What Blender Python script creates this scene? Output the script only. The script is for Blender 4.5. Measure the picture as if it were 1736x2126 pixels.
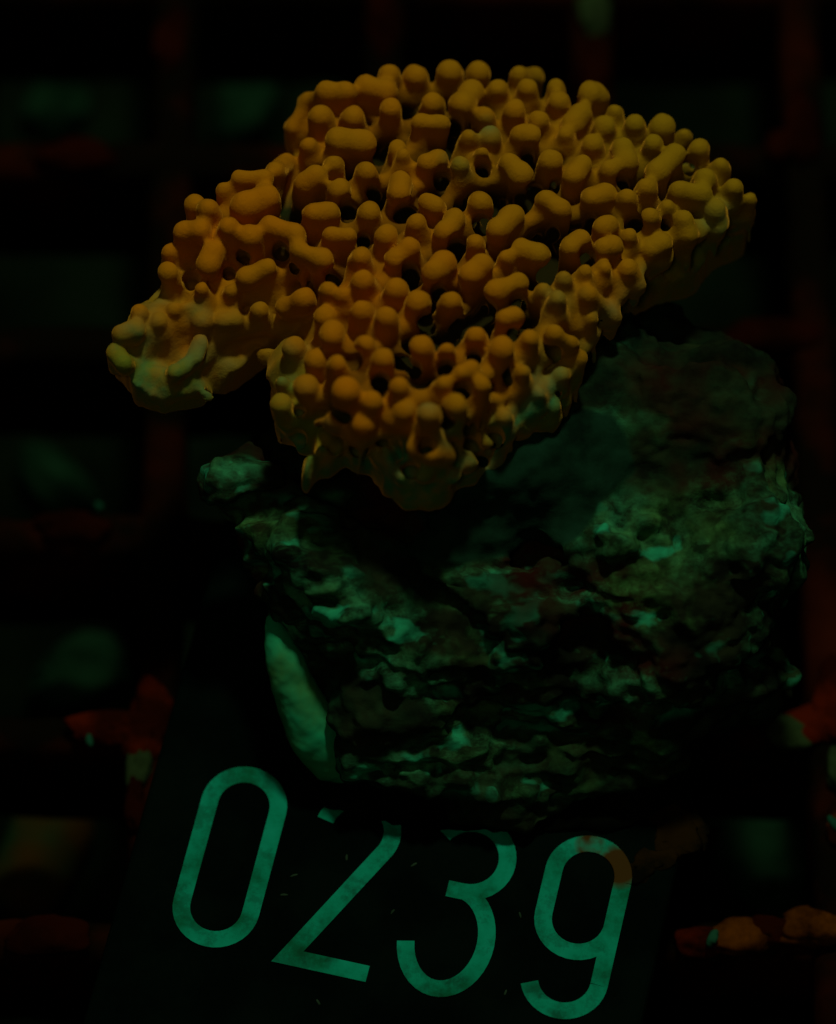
import bpy, math, random
import numpy as np
from mathutils import Matrix, Vector

MM = 0.001
for o in list(bpy.data.objects):
    bpy.data.objects.remove(o, do_unlink=True)
scene = bpy.context.scene
COL = scene.collection
random.seed(7)
rng = np.random.default_rng(7)

# ---------------------------------------------------------------- camera
TILT = math.radians(28.0)      # from straight down
DIST = 280.0                   # mm, to the top of the grid
FPX = 10080.0                  # focal length in pixels of a 1736 px wide picture
W0, H0 = 1736.0, 2126.0
ST, CT = math.sin(TILT), math.cos(TILT)
CAM = np.array([0.0, -DIST * ST, DIST * CT])
R_ = np.array([1.0, 0, 0]); U_ = np.array([0, CT, ST]); F_ = np.array([0, ST, -CT])

cam_data = bpy.data.cameras.new('camera')
cam = bpy.data.objects.new('camera', cam_data)
COL.objects.link(cam)
cam.location = Vector(CAM * MM)
cam.rotation_euler = (TILT, 0, 0)
cam_data.sensor_fit = 'HORIZONTAL'
cam_data.sensor_width = 36.0
cam_data.lens = FPX / W0 * 36.0
cam_data.clip_start = 0.005
cam_data.clip_end = 10.0
cam_data.dof.use_dof = True
cam_data.dof.focus_distance = (DIST - 18.0) * MM
cam_data.dof.aperture_fstop = 27.0
scene.camera = cam

# ---------------------------------------------------------------- world, lamps, exposure
world = bpy.data.worlds.new('World')
scene.world = world
world.use_nodes = True
world.node_tree.nodes['Background'].inputs[0].default_value = (0.10, 0.14, 0.06, 1)
world.node_tree.nodes['Background'].inputs[1].default_value = 0.015

def lamp(name, loc, aim, size, watts, color):
    d = bpy.data.lights.new(name, 'AREA')
    d.shape = 'DISK'; d.size = size * MM; d.energy = watts; d.color = color
    o = bpy.data.objects.new(name, d)
    COL.objects.link(o)
    o.location = Vector(loc) * MM
    o.rotation_euler = (Vector(aim) - Vector(loc)).to_track_quat('-Z', 'Y').to_euler()
    return o
lamp('overhead_lamp', (26, 118, 312), (0, 0, 12), 30, 0.38, (0.84, 1.0, 0.62))
lamp('front_lamp', (-30, -150, 290), (0, 0, 12), 60, 0.036, (1.0, 0.90, 0.52))

vs = scene.view_settings
scene.display_settings.display_device = 'sRGB'
vs.view_transform = 'Standard'; vs.look = 'None'; vs.exposure = 0.0; vs.gamma = 1.0
vs.use_curve_mapping = False

# ---------------------------------------------------------------- helpers
def ray(px, py):
    d = F_ + R_ * ((px - W0 / 2) / FPX) + U_ * ((H0 / 2 - py) / FPX)
    return d / np.linalg.norm(d)

def at(px, py, z):
    """point of height z (mm) seen at a pixel of the photograph"""
    d = ray(px, py)
    return CAM + d * ((z - CAM[2]) / d[2])

def pixel(p):
    v = np.asarray(p, float) - CAM
    dz = v @ F_
    return (W0 / 2 + FPX * (v @ R_) / dz, H0 / 2 - FPX * (v @ U_) / dz)

def mesh_obj(name, verts, faces, mat, parent=None, smooth=True, normals=None):
    me = bpy.data.meshes.new(name)
    verts = np.asarray(verts, np.float64) * MM
    fa = np.asarray(faces) if len(faces) and len({len(f) for f in faces[:2000]}) == 1 and isinstance(faces, np.ndarray) else None
    if fa is not None:
        n, k = fa.shape
        me.vertices.add(len(verts)); me.loops.add(n * k); me.polygons.add(n)
        me.vertices.foreach_set('co', verts.astype(np.float32).ravel())
        me.loops.foreach_set('vertex_index', fa.astype(np.int32).ravel())
        me.polygons.foreach_set('loop_start', np.arange(0, n * k, k, dtype=np.int32))
        me.update(calc_edges=True); me.validate()
    else:
        me.from_pydata([tuple(v) for v in verts], [], [tuple(f) for f in faces])
    me.polygons.foreach_set('use_smooth', np.full(len(me.polygons), smooth))
    if normals is not None:
        me.normals_split_custom_set_from_vertices([tuple(v) for v in normals])
    me.materials.append(mat)
    o = bpy.data.objects.new(name, me)
    COL.objects.link(o)
    if parent is not None: o.parent = parent
    return o

def empty(name, label=None, cat=None, group=None, kind=None):
    o = bpy.data.objects.new(name, None)
    o.empty_display_size = 0.005
    COL.objects.link(o)
    tag(o, label, cat, group, kind)
    return o

def tag(o, label=None, cat=None, group=None, kind=None):
    if label: o['label'] = label
    if cat: o['category'] = cat
    if group: o['group'] = group
    if kind: o['kind'] = kind
    return o

# vectorised value noise -------------------------------------------------
_LAT = rng.random((64, 64, 64)).astype(np.float32) * 2 - 1
def noise(p, scale, off=0.0):
    q = np.asarray(p, np.float32) / scale + (off + 131.7)
    i = np.floor(q).astype(np.int32); f = q - i
    f = f * f * (3 - 2 * f); i &= 63; j = (i + 1) & 63
    L = _LAT
    def g(a, b, c): return L[a[..., 0], b[..., 1], c[..., 2]]
    x0 = g(i, i, i) * (1 - f[..., 0]) + g(j, i, i) * f[..., 0]
    x1 = g(i, j, i) * (1 - f[..., 0]) + g(j, j, i) * f[..., 0]
    x2 = g(i, i, j) * (1 - f[..., 0]) + g(j, i, j) * f[..., 0]
    x3 = g(i, j, j) * (1 - f[..., 0]) + g(j, j, j) * f[..., 0]
    y0 = x0 * (1 - f[..., 1]) + x1 * f[..., 1]
    y1 = x2 * (1 - f[..., 1]) + x3 * f[..., 1]
    return y0 * (1 - f[..., 2]) + y1 * f[..., 2]

def cells(p, scale, off=0.0):
    """distance to nearest of jittered points: rounded grains (0 in the middle of a grain)"""
    q = np.asarray(p, np.float32) / scale + (off + 77.3)
    i = np.floor(q).astype(np.int32); f = q - i
    best = np.full(q.shape[:-1], 9.0, np.float32)
    for a in (-1, 0, 1):
        for b in (-1, 0, 1):
            for c in (-1, 0, 1):
                n = (i + np.array([a, b, c])) & 63
                jx = _LAT[n[..., 0], n[..., 1], n[..., 2]] * .45 + .5
                jy = _LAT[n[..., 1], n[..., 2], n[..., 0]] * .45 + .5
                jz = _LAT[n[..., 2], n[..., 0], n[..., 1]] * .45 + .5
                d = (a + jx - f[..., 0]) ** 2 + (b + jy - f[..., 1]) ** 2 + (c + jz - f[..., 2]) ** 2
                np.minimum(best, d, out=best)
    return np.sqrt(best)

# signed distance field on a voxel grid ---------------------------------
class Field:
    def __init__(s, lo, hi, h):
        s.lo = np.array(lo, float); s.h = h
        s.n = np.ceil((np.array(hi) - s.lo) / h).astype(int) + 1
        s.ax = [(s.lo[k] + h * np.arange(s.n[k])).astype(np.float32) for k in range(3)]
        s.D = np.full(tuple(s.n), 50.0, np.float32)
        s.ID = np.zeros(tuple(s.n), np.int16)
        s.M = np.full(tuple(s.n), 50.0, np.float32)
    def box(s, lo, hi, pad):
        a = np.clip(np.floor((np.array(lo) - pad - s.lo) / s.h).astype(int), 0, s.n)
        b = np.clip(np.ceil((np.array(hi) + pad - s.lo) / s.h).astype(int) + 1, 0, s.n)
        return tuple(slice(a[k], b[k]) for k in range(3))
    def xyz(s, sl):
        return (s.ax[0][sl[0]][:, None, None], s.ax[1][sl[1]][None, :, None], s.ax[2][sl[2]][None, None, :])
    def put(s, sl, d, k, idn):
        D = s.D[sl]
        hh = np.clip(0.5 + 0.5 * (D - d) / k, 0, 1)
        s.D[sl] = D * (1 - hh) + d * hh - k * hh * (1 - hh)
        if idn is not None:
            M = s.M[sl]; m = d < M
            s.M[sl] = np.where(m, d, M)
            s.ID[sl] = np.where(m, idn, s.ID[sl])
    def cone(s, a, b, ra, rb, k=0.4, idn=None):
        a = np.asarray(a, float); b = np.asarray(b, float)
        r = max(ra, rb)
        sl = s.box(np.minimum(a, b), np.maximum(a, b), r + 1.2 * k + 0.5)
        x, y, z = s.xyz(sl)
        if x.size == 0 or y.size == 0 or z.size == 0: return
        ab = b - a; L = max(ab @ ab, 1e-6)
        t = np.clip(((x - a[0]) * ab[0] + (y - a[1]) * ab[1] + (z - a[2]) * ab[2]) / L, 0, 1)
        d = np.sqrt((x - a[0] - t * ab[0]) ** 2 + (y - a[1] - t * ab[1]) ** 2 + (z - a[2] - t * ab[2]) ** 2) - (ra + (rb - ra) * t)
        s.put(sl, d.astype(np.float32), k, idn)
    def ellipsoid(s, c, r, rot=None, k=1.0, idn=None, power=2.0):
        c = np.asarray(c, float); r = np.asarray(r, float)
        m = np.array(rot.to_3x3()).T if rot is not None else np.eye(3)
        R = r.max()
        sl = s.box(c - R * 1.3, c + R * 1.3, 1.5 * k + 1)
        x, y, z = s.xyz(sl)
        x = x - c[0]; y = y - c[1]; z = z - c[2]
        q = [np.abs((m[i, 0] * x + m[i, 1] * y + m[i, 2] * z) / r[i]) for i in range(3)]
        n = (q[0] ** power + q[1] ** power + q[2] ** power) ** (1 / power)
        d = (n - 1) * r.min() * 0.9
        s.put(sl, d.astype(np.float32), k, idn)

def surface_nets(F):
    D = F.D; n = F.n
    neg = D < 0
    c = np.zeros(tuple(n - 1), np.int8)
    for i in (0, 1):
        for j in (0, 1):
            for k in (0, 1):
                c += neg[i:n[0] - 1 + i, j:n[1] - 1 + j, k:n[2] - 1 + k]
    act = (c > 0) & (c < 8)
    idx = np.argwhere(act)
    vid = np.full(tuple(n - 1), -1, np.int32); vid[act] = np.arange(len(idx))
    acc = np.zeros((len(idx), 3)); cnt = np.zeros(len(idx))
    cor = [(i, j, k) for i in (0, 1) for j in (0, 1) for k in (0, 1)]
    for a in cor:
        for ax in range(3):
            if a[ax]: continue
            b = list(a); b[ax] = 1
            da = D[idx[:, 0] + a[0], idx[:, 1] + a[1], idx[:, 2] + a[2]]
            db = D[idx[:, 0] + b[0], idx[:, 1] + b[1], idx[:, 2] + b[2]]
            m = (da < 0) != (db < 0)
            t = np.where(m, da / np.where(m, da - db, 1), 0)
            p = np.tile(np.array(a, float), (len(idx), 1)); p[:, ax] += t
            acc += p * m[:, None]; cnt += m
    V = F.lo + (idx + acc / cnt[:, None]) * F.h
    ids = F.ID[idx[:, 0], idx[:, 1], idx[:, 2]]
    quads = []
    for ax in range(3):
        u, w = (ax + 1) % 3, (ax + 2) % 3
        s0 = [slice(None)] * 3; s1 = [slice(None)] * 3
        s0[ax] = slice(0, n[ax] - 1); s1[ax] = slice(1, n[ax])
        for d in (u, w):
            s0[d] = slice(1, n[d] - 1); s1[d] = slice(1, n[d] - 1)
        A = neg[tuple(s0)]; B = neg[tuple(s1)]
        for flip in (False, True):
            e = np.argwhere((A & ~B) if not flip else (~A & B))
            if not len(e): continue
            e[:, u] += 1; e[:, w] += 1
            def vv(du, dw):
                q = e.copy(); q[:, u] -= du; q[:, w] -= dw
                return vid[q[:, 0], q[:, 1], q[:, 2]]
            f = np.stack([vv(1, 1), vv(0, 1), vv(0, 0), vv(1, 0)], 1)
            quads.append(f if not flip else f[:, ::-1])
    return V, np.concatenate(quads), ids

def relax(V, Q, it=1, lam=0.5):
    e = np.concatenate([Q[:, [0, 1]], Q[:, [1, 2]], Q[:, [2, 3]], Q[:, [3, 0]]])
    e = np.concatenate([e, e[:, ::-1]])
    deg = np.bincount(e[:, 0], minlength=len(V))[:, None]
    for _ in range(it):
        s = np.stack([np.bincount(e[:, 0], V[e[:, 1], k], len(V)) for k in range(V.shape[1])], 1)
        V = V + lam * (s / np.maximum(deg, 1) - V)
    return V

def vnormals(V, Q):
    fn = np.cross(V[Q[:, 2]] - V[Q[:, 0]], V[Q[:, 3]] - V[Q[:, 1]])
    N = np.zeros_like(V)
    for k in range(4):
        for a in range(3):
            N[:, a] += np.bincount(Q[:, k], fn[:, a], len(V))
    return N / np.maximum(np.linalg.norm(N, axis=1), 1e-9)[:, None]

def split_mesh(V, Q, N, fid, wanted, attrs=None):
    """yield (id, object data) for every id, keeping the normals of the whole"""
    order = np.argsort(fid, kind='stable'); sf = fid[order]
    starts = np.searchsorted(sf, wanted, 'left'); ends = np.searchsorted(sf, wanted, 'right')
    for w, a, b in zip(wanted, starts, ends):
        if b - a < 4: continue
        q = Q[order[a:b]]
        u, inv = np.unique(q, return_inverse=True)
        yield w, V[u], inv.reshape(q.shape), N[u], u

def set_attr(o, name, vals):
    a = o.data.attributes.new(name, 'FLOAT', 'POINT')
    a.data.foreach_set('value', np.asarray(vals, np.float32))

# ---------------------------------------------------------------- materials
def new_mat(name, rough=0.7, spec=0.3):
    m = bpy.data.materials.new(name); m.use_nodes = True
    nt = m.node_tree; b = nt.nodes['Principled BSDF']
    b.inputs['Roughness'].default_value = rough
    b.inputs['Specular IOR Level'].default_value = spec
    return m, nt, b

def nd(nt, t, **kw):
    n = nt.nodes.new(t)
    for k, v in kw.items(): setattr(n, k, v)
    return n

def ntex(nt, scale, detail=4, rough=0.55, vec=None, stretch=None, off=None):
    tc = nd(nt, 'ShaderNodeTexCoord'); mp = nd(nt, 'ShaderNodeMapping')
    nt.links.new(tc.outputs['Object'], mp.inputs[0])
    if stretch: mp.inputs['Scale'].default_value = stretch
    if off: mp.inputs['Location'].default_value = off
    n = nd(nt, 'ShaderNodeTexNoise')
    n.inputs['Scale'].default_value = scale; n.inputs['Detail'].default_value = detail
    n.inputs['Roughness'].default_value = rough
    nt.links.new(mp.outputs[0], n.inputs['Vector'])
    return n.outputs['Fac']

def ramp(nt, fac, stops, mode='LINEAR'):
    r = nd(nt, 'ShaderNodeValToRGB'); nt.links.new(fac, r.inputs[0])
    cr = r.color_ramp; cr.interpolation = mode
    while len(cr.elements) < len(stops): cr.elements.new(0.5)
    for e, (p, c) in zip(cr.elements, stops):
        e.position = p; e.color = (*c, 1) if len(c) == 3 else c
    return r.outputs[0]

def mix(nt, fac, a, b, blend='MIX'):
    m = nd(nt, 'ShaderNodeMix'); m.data_type = 'RGBA'; m.blend_type = blend
    for s, v in ((0, fac), (6, a), (7, b)):
        if isinstance(v, bpy.types.NodeSocket): nt.links.new(v, m.inputs[s])
        elif isinstance(v, (int, float)): m.inputs[s].default_value = v
        else: m.inputs[s].default_value = (*v, 1)
    return m.outputs[2]

def fmath(nt, op, a, b=0.0):
    m = nd(nt, 'ShaderNodeMath'); m.operation = op; m.use_clamp = True
    for i, v in enumerate((a, b)):
        if isinstance(v, bpy.types.NodeSocket): nt.links.new(v, m.inputs[i])
        else: m.inputs[i].default_value = v
    return m.outputs[0]

def attr(nt, name):
    a = nd(nt, 'ShaderNodeAttribute'); a.attribute_name = name
    return a.outputs['Fac']

def bump(nt, b, h, dist, strength=1.0):
    n = nd(nt, 'ShaderNodeBump'); n.inputs['Distance'].default_value = dist
    n.inputs['Strength'].default_value = strength
    nt.links.new(h, n.inputs['Height']); nt.links.new(n.outputs[0], b.inputs['Normal'])

def coral_material():
    m, nt, b = new_mat('coral_tissue', 0.7, 0.0)
    n1 = ntex(nt, 170, 3)
    body = mix(nt, ramp(nt, n1, [(0.38, (0, 0, 0)), (0.66, (1, 1, 1))]), (0.50, 0.148, 0.003), (0.41, 0.150, 0.004))
    body = mix(nt, attr(nt, 'olive'), body, (0.30, 0.160, 0.006))
    n2 = ntex(nt, 520, 3, off=(3, 1, 2))
    g = fmath(nt, 'MULTIPLY', attr(nt, 'margin'), ramp(nt, n2, [(0.36, (0.55,) * 3), (0.54, (1,) * 3)]))
    green = mix(nt, ramp(nt, ntex(nt, 300, 3, off=(9, 4, 1)), [(0.4, (0, 0, 0)), (0.65, (1, 1, 1))]), (0.15, 0.17, 0.018), (0.040, 0.19, 0.080))
    body = mix(nt, attr(nt, 'valley_shade'), body, (0.020, 0.016, 0.004))
    col = mix(nt, g, body, green)
    nt.links.new(col, b.inputs['Base Color'])
    b.inputs['Sheen Weight'].default_value = 0.5; b.inputs['Sheen Roughness'].default_value = 0.35
    b.inputs['Sheen Tint'].default_value = (1.0, 0.42, 0.04, 1)
    bump(nt, b, ntex(nt, 2200, 5, 0.7), 0.00010, 0.7)
    return m

def rock_material(name, pale):
    """one stone: pale crust in patches, layered where 'strata' is high, smooth dark stone where 'slab' is high"""
    m, nt, b = new_mat(name, 0.9, 0.03)
    big = ntex(nt, 120, 5, 0.65, stretch=(.8, 1, 1.5), off=(2, 5, 1))
    fine = ntex(nt, 700, 6, 0.7, stretch=(.8, 1, 1.5))
    lay = ntex(nt, 260, 5, 0.65, stretch=(.35, 1.3, 2.2), off=(1, 0, 4))
    patch = ramp(nt, big, [(0.43, (0, 0, 0)), (0.57, (1, 1, 1))])
    layp = ramp(nt, lay, [(0.47, (0, 0, 0)), (0.56, (1, 1, 1))])
    patch = mix(nt, fmath(nt, 'MULTIPLY', attr(nt, 'strata'), .75), patch, layp)
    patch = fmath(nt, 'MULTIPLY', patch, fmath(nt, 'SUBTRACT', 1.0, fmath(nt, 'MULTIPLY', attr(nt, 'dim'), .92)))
    spk = ramp(nt, fine, [(0.40, (0.10,) * 3), (0.50, (0.5,) * 3), (0.62, (1, 1, 1))])
    k = fmath(nt, 'MULTIPLY', patch, spk)
    tone = ramp(nt, ntex(nt, 260, 3, off=(7, 7, 7)), [(0.36, (pale[0] * 1.3, pale[1] * .62, pale[2] * .38)), (0.62, pale)])
    base = ramp(nt, ntex(nt, 400, 4, off=(6, 1, 7)), [(0.4, (0.004, 0.006, 0.003)), (0.65, (0.012, 0.017, 0.007))])
    col = mix(nt, k, base, tone)
    bright = ramp(nt, ntex(nt, 420, 3, 0.5, stretch=(.7, 1, 1.6), off=(4, 8, 3)), [(0.585, (0, 0, 0)), (0.64, (1, 1, 1))])
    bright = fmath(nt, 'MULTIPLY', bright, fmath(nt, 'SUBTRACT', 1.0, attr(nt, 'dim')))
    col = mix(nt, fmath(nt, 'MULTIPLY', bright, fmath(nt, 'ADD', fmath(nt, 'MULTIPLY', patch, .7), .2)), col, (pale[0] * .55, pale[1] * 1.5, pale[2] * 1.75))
    red = ramp(nt, ntex(nt, 110, 3, off=(1, 2, 9)), [(0.54, (0, 0, 0)), (0.66, (1, 1, 1))])
    col = mix(nt, fmath(nt, 'MULTIPLY', red, fmath(nt, 'SUBTRACT', 1.0, k)), col, (0.022, 0.004, 0.002))
    sl = ramp(nt, ntex(nt, 220, 5, 0.65, off=(0, 3, 3)), [(0.35, (0.002, 0.009, 0.005)), (0.65, (0.007, 0.034, 0.019))])
    col = mix(nt, attr(nt, 'slab'), col, sl)
    nt.links.new(col, b.inputs['Base Color'])
    bump(nt, b, fine, 0.0002, 0.6)
    return m

def simple(name, c1, c2, scale, rough=0.8, spec=0.2, b1=0.42, b2=0.6, bd=0.0):
    m, nt, b = new_mat(name, rough, spec)
    f = ntex(nt, scale, 5, 0.6)
    nt.links.new(ramp(nt, f, [(b1, c1), (b2, c2)]), b.inputs['Base Color'])
    if bd: bump(nt, b, ntex(nt, scale * 3, 4), bd, 0.6)
    return m

PALE = (0.032, 0.23, 0.105)
M = {
    'coral': coral_material(),
    'rock': rock_material('crusted_rock', PALE),
    'dim': simple('grey_grain', (0.015, 0.03, 0.018), (0.03, 0.06, 0.035), 400, 0.9, 0.0),
    'smear': simple('pale_putty', (0.045, 0.19, 0.058), (0.014, 0.31, 0.15), 130, 0.8, 0.0, 0.40, 0.58, 0.0001),
    'glue': simple('black_glue', (0.0015, 0.0022, 0.0014), (0.005, 0.006, 0.003), 240, 0.9, 0.0, 0.45, 0.7, 0.00015),
    'plate': simple('black_plastic', (0.0009, 0.0026, 0.0019), (0.0018, 0.0048, 0.0034), 160, 0.8, 0.0),
    'speck': simple('orange_tissue', (0.5, 0.12, 0.01), (0.6, 0.2, 0.01), 400),
    'bits': simple('pale_debris', (0.006, 0.05, 0.03), (0.012, 0.07, 0.04), 300, 0.9, 0.0),
}

def crust_mat():
    m, nt, b = new_mat('algae_crusted_plastic', 0.95, 0.0)
    f = ntex(nt, 75, 5, 0.6, off=(3, 3, 0))
    col = ramp(nt, f, [(0.50, (0.0035, 0.0025, 0.0012)), (0.62, (0.020, 0.0035, 0.001)), (0.75, (0.035, 0.006, 0.002))])
    nt.links.new(col, b.inputs['Base Color'])
    return m
M['bar'] = crust_mat()
M['algae_red'] = simple('red_algae', (0.018, 0.0025, 0.0005), (0.075, 0.007, 0.001), 260, 0.95, 0.0)
M['algae_orange'] = simple('rust_algae', (0.012, 0.003, 0.0006), (0.10, 0.026, 0.002), 330, 0.95, 0.0)
M['algae_dim'] = simple('dim_red_algae', (0.010, 0.0018, 0.0006), (0.018, 0.0025, 0.0007), 260, 0.95, 0.0)
M['algae_grey'] = simple('grey_green_algae', (0.015, 0.024, 0.01), (0.025, 0.045, 0.016), 260, 0.95, 0.0)
M['floor'] = simple('tank_floor', (0.0015, 0.003, 0.0015), (0.004, 0.009, 0.004), 60, 0.95, 0.0)
M['rub'] = simple('green_rubble', (0.002, 0.009, 0.004), (0.010, 0.038, 0.018), 240, 0.95, 0.0, 0.35, 0.65)
M['rub_or'] = simple('rusty_rubble', (0.008, 0.026, 0.009), (0.035, 0.016, 0.003), 120, 0.95, 0.0, 0.44, 0.6)

# ---------------------------------------------------------------- setting: floor and grid
FLOOR_Z = -20.0
f = 110.0
tag(mesh_obj('tank_floor', [(-f, -f, FLOOR_Z), (f, -f, FLOOR_Z), (f, f, FLOOR_Z), (-f, f, FLOOR_Z)], [(0, 1, 2, 3)], M['floor']),
    'dark floor seen through the cells of the grid', kind='structure')

PITCH, GX, GY = 12.7, -14.84, -1.03
grid = empty('support_grid', 'black square-celled plastic grid overgrown with red algae', kind='structure')
def bar(axis, pos, half, w, top, seed):
    n = 150; prof = [(-w * .5, -10), (-w * .62, -5), (-w * .66, -.8), (-w * .45, -.15), (0, 0), (w * .45, -.15), (w * .66, -.8), (w * .62, -5), (w * .5, -10)]
    V = []
    for i in range(n + 1):
        s = -half + 2 * half * i / n
        for a, z in prof:
            V.append((s, pos + a, top + z) if axis == 'x' else (pos + a, s, top + z))
    V = np.array(V)
    k = len(prof)
    d = noise(V, 3.0, seed) * .35 + noise(V, 1.1, seed + 5) * .22
    ctr = V.copy(); ctr[:, 2] = top - 4
    if axis == 'x': ctr[:, 1] = pos
    else: ctr[:, 0] = pos
    dr = V - ctr; dr /= np.maximum(np.linalg.norm(dr, axis=1), 1e-6)[:, None]
    V = V + dr * d[:, None]
    Fc = [(i * k + j, (i + 1) * k + j, (i + 1) * k + j + 1, i * k + j + 1) for i in range(n) for j in range(k - 1)]
    Fc += [(i * k + k - 1, (i + 1) * k + k - 1, (i + 1) * k, i * k) for i in range(n)]
    Fc += [tuple(range(k)), tuple(n * k + j for j in reversed(range(k)))]
    if axis == 'y': Fc = [tuple(reversed(q)) for q in Fc]
    return mesh_obj('grid_bar', V, Fc, M['bar'], grid)
BX, BY = {}, {}
for i in range(-3, 7): BX[i] = bar('y', GX + PITCH * i, 62, 1.9, 0.0, i * 3.1 + 40)
for j in range(-5, 5): BY[j] = bar('x', GY + PITCH * j, 62, 1.9, -0.35, j * 2.7 + 90)

def lump(name, c, r, mat, parent=None, rz=0.0, amp=0.25, seed=0.0, rings=14, segs=22, fine=0.1):
    """irregular rounded lump; c is its centre"""
    V = [(0, 0, 1)]
    for i in range(1, rings):
        t = math.pi * i / rings
        for j in range(segs):
            a = 2 * math.pi * j / segs
            V.append((math.sin(t) * math.cos(a), math.sin(t) * math.sin(a), math.cos(t)))
    V.append((0, 0, -1)); V = np.array(V)
    V = V * (1 + amp * noise(V, .75, seed) + fine * noise(V, .28, seed + 3))[:, None] * np.array(r)
    cr, sr = math.cos(rz), math.sin(rz)
    V = np.stack([V[:, 0] * cr - V[:, 1] * sr, V[:, 0] * sr + V[:, 1] * cr, V[:, 2]], 1) + np.array(c)
    Fc = [(0, 1 + j, 1 + (j + 1) % segs) for j in range(segs)]
    for i in range(rings - 2):
        for j in range(segs):
            a = 1 + i * segs + j; b2 = 1 + i * segs + (j + 1) % segs
            Fc.append((a, a + segs, b2 + segs, b2))
    L = 1 + (rings - 2) * segs; e = len(V) - 1
    Fc += [(L + j, e, L + (j + 1) % segs) for j in range(segs)]
    return mesh_obj(name, V, Fc, mat, parent)

# algae growing along the bars: (bar, px, py, half length, half width, material)
for k, (bo, px, py, hx, hy, mt) in enumerate([
        (BX[0], 318, 1478, 1.15, 1.9, 'algae_red'), (BY[-1], 240, 1512, 2.6, 1.05, 'algae_red'), (BY[-1], 300, 1530, 1.4, 1.2, 'algae_red'),
        (BX[0], 290, 1585, .8, 1.5, 'algae_grey'), (BX[0], 282, 1665, .6, 1.6, 'algae_dim'),
        (BY[0], 155, 1097, 2.2, 1.0, 'algae_dim'), (BX[0], 358, 90, 1.0, 2.6, 'algae_dim'),
        (BX[2], 1235, 135, 1.0, 2.2, 'algae_dim'), (BX[2], 1235, 30, 1.0, 1.6, 'algae_grey'), (BX[1], 797, 30, 1.0, 2.6, 'algae_dim'),
        (BY[2], 150, 320, 2.4, .9, 'algae_dim'), (BX[3], 1668, 262, 1.0, 2.6, 'algae_dim'), (BX[3], 1630, 300, 1.1, 1.2, 'algae_dim'),
        (BY[1], 1600, 695, 2.8, 1.0, 'algae_dim'), (BY[-1], 1700, 1500, 1.8, 1.3, 'algae_red'), (BX[3], 1732, 1455, 1.1, 2.4, 'algae_red'),
        (BY[-1], 1640, 1522, 1.3, .9, 'algae_grey'), (BX[3], 1742, 1600, .8, 1.4, 'algae_grey'), (BX[3], 1745, 1715, .7, 1.8, 'algae_orange'),
        (BY[-2], 1530, 1945, 1.7, 1.0, 'algae_orange'), (BY[-2], 1600, 1930, 1.5, .85, 'algae_red'), (BY[-2], 1690, 1932, 2.2, 1.15, 'algae_orange'), (BY[-2], 1460, 1955, 1.5, .9, 'algae_red'),
        (BY[-2], 100, 1944, 2.2, 1.1, 'algae_dim'), (BX[0], 372, 700, .8, 4.0, 'algae_dim')]):
    c = at(px, py, 0.1)
    lump('algae_crust', c, (hx, hy, .6), M[mt], bo, 0, .35, k * 1.7, 18, 30, .16)

# rubble lying on the floor under the cells
def under(px, py, rx, ry, rz, mt, label, cat, seed):
    c = at(px, py, FLOOR_Z + rz * .8)
    tag(lump('rubble_stone', (c[0], c[1], FLOOR_Z + rz * .8), (rx, ry, rz), M[mt], None, seed, .3, seed), label, cat, 'stones on the floor under the grid')
under(520, 205, 3.6, 2.2, 1.8, 'rub', 'blurred green stone under the grid above the coral left shoulder', 'stone', 1.1)
under(115, 1000, 3.0, 1.8, 1.6, 'rub', 'blurred dim green stone under the grid left of the rock', 'stone', 2.4)
under(155, 1405, 3.9, 2.0, 1.7, 'rub', 'blurred green stone just above the red algae corner at left', 'stone', 3.7)
under(75, 1795, 4.6, 2.9, 2.0, 'rub_or', 'blurred green stone with rusty patch left of the digit 0', 'stone', 4.3)
under(1600, 1795, 3.9, 3.4, 1.8, 'rub', 'blurred dark green stone above the orange grid bar at lower right', 'stone', 5.9)
under(120, 215, 2.4, 1.8, 1.4, 'rub', 'faint green stone under the grid at top left', 'stone', 6.6)

for k, (px, py, z, r, lb) in enumerate([
        (150, 697, -3.0, (.62, .42, .4), 'small pale teal fragment left of the coral lobe'),
        (205, 1050, -1.2, (.3, .25, .22), 'tiny teal fragment above the dim red algae at left'),
        (185, 1537, .75, (.45, .2, .2), 'pale sliver lying on the red algae corner'),
        (1480, 1945, 1.2, (.28, .55, .3), 'small pale teal sprig on the orange algae of the bar'),
        (1734, 1712, 1.2, (.3, .6, .3), 'pale teal fragment on the bar at the right edge'),
        (85, 1398, -16.0, (.5, .3, .3), 'left one of two bright specks on green stone'),
        (258, 1398, -16.0, (.45, .3, .3), 'right one of two bright specks on green stone')]):
    tag(lump('debris_fragment', at(px, py, z), r, M['bits'], None, k * .9, .4, k * 3.3, 8, 12), lb, 'fragment', 'pale fragments caught in the grid')

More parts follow.
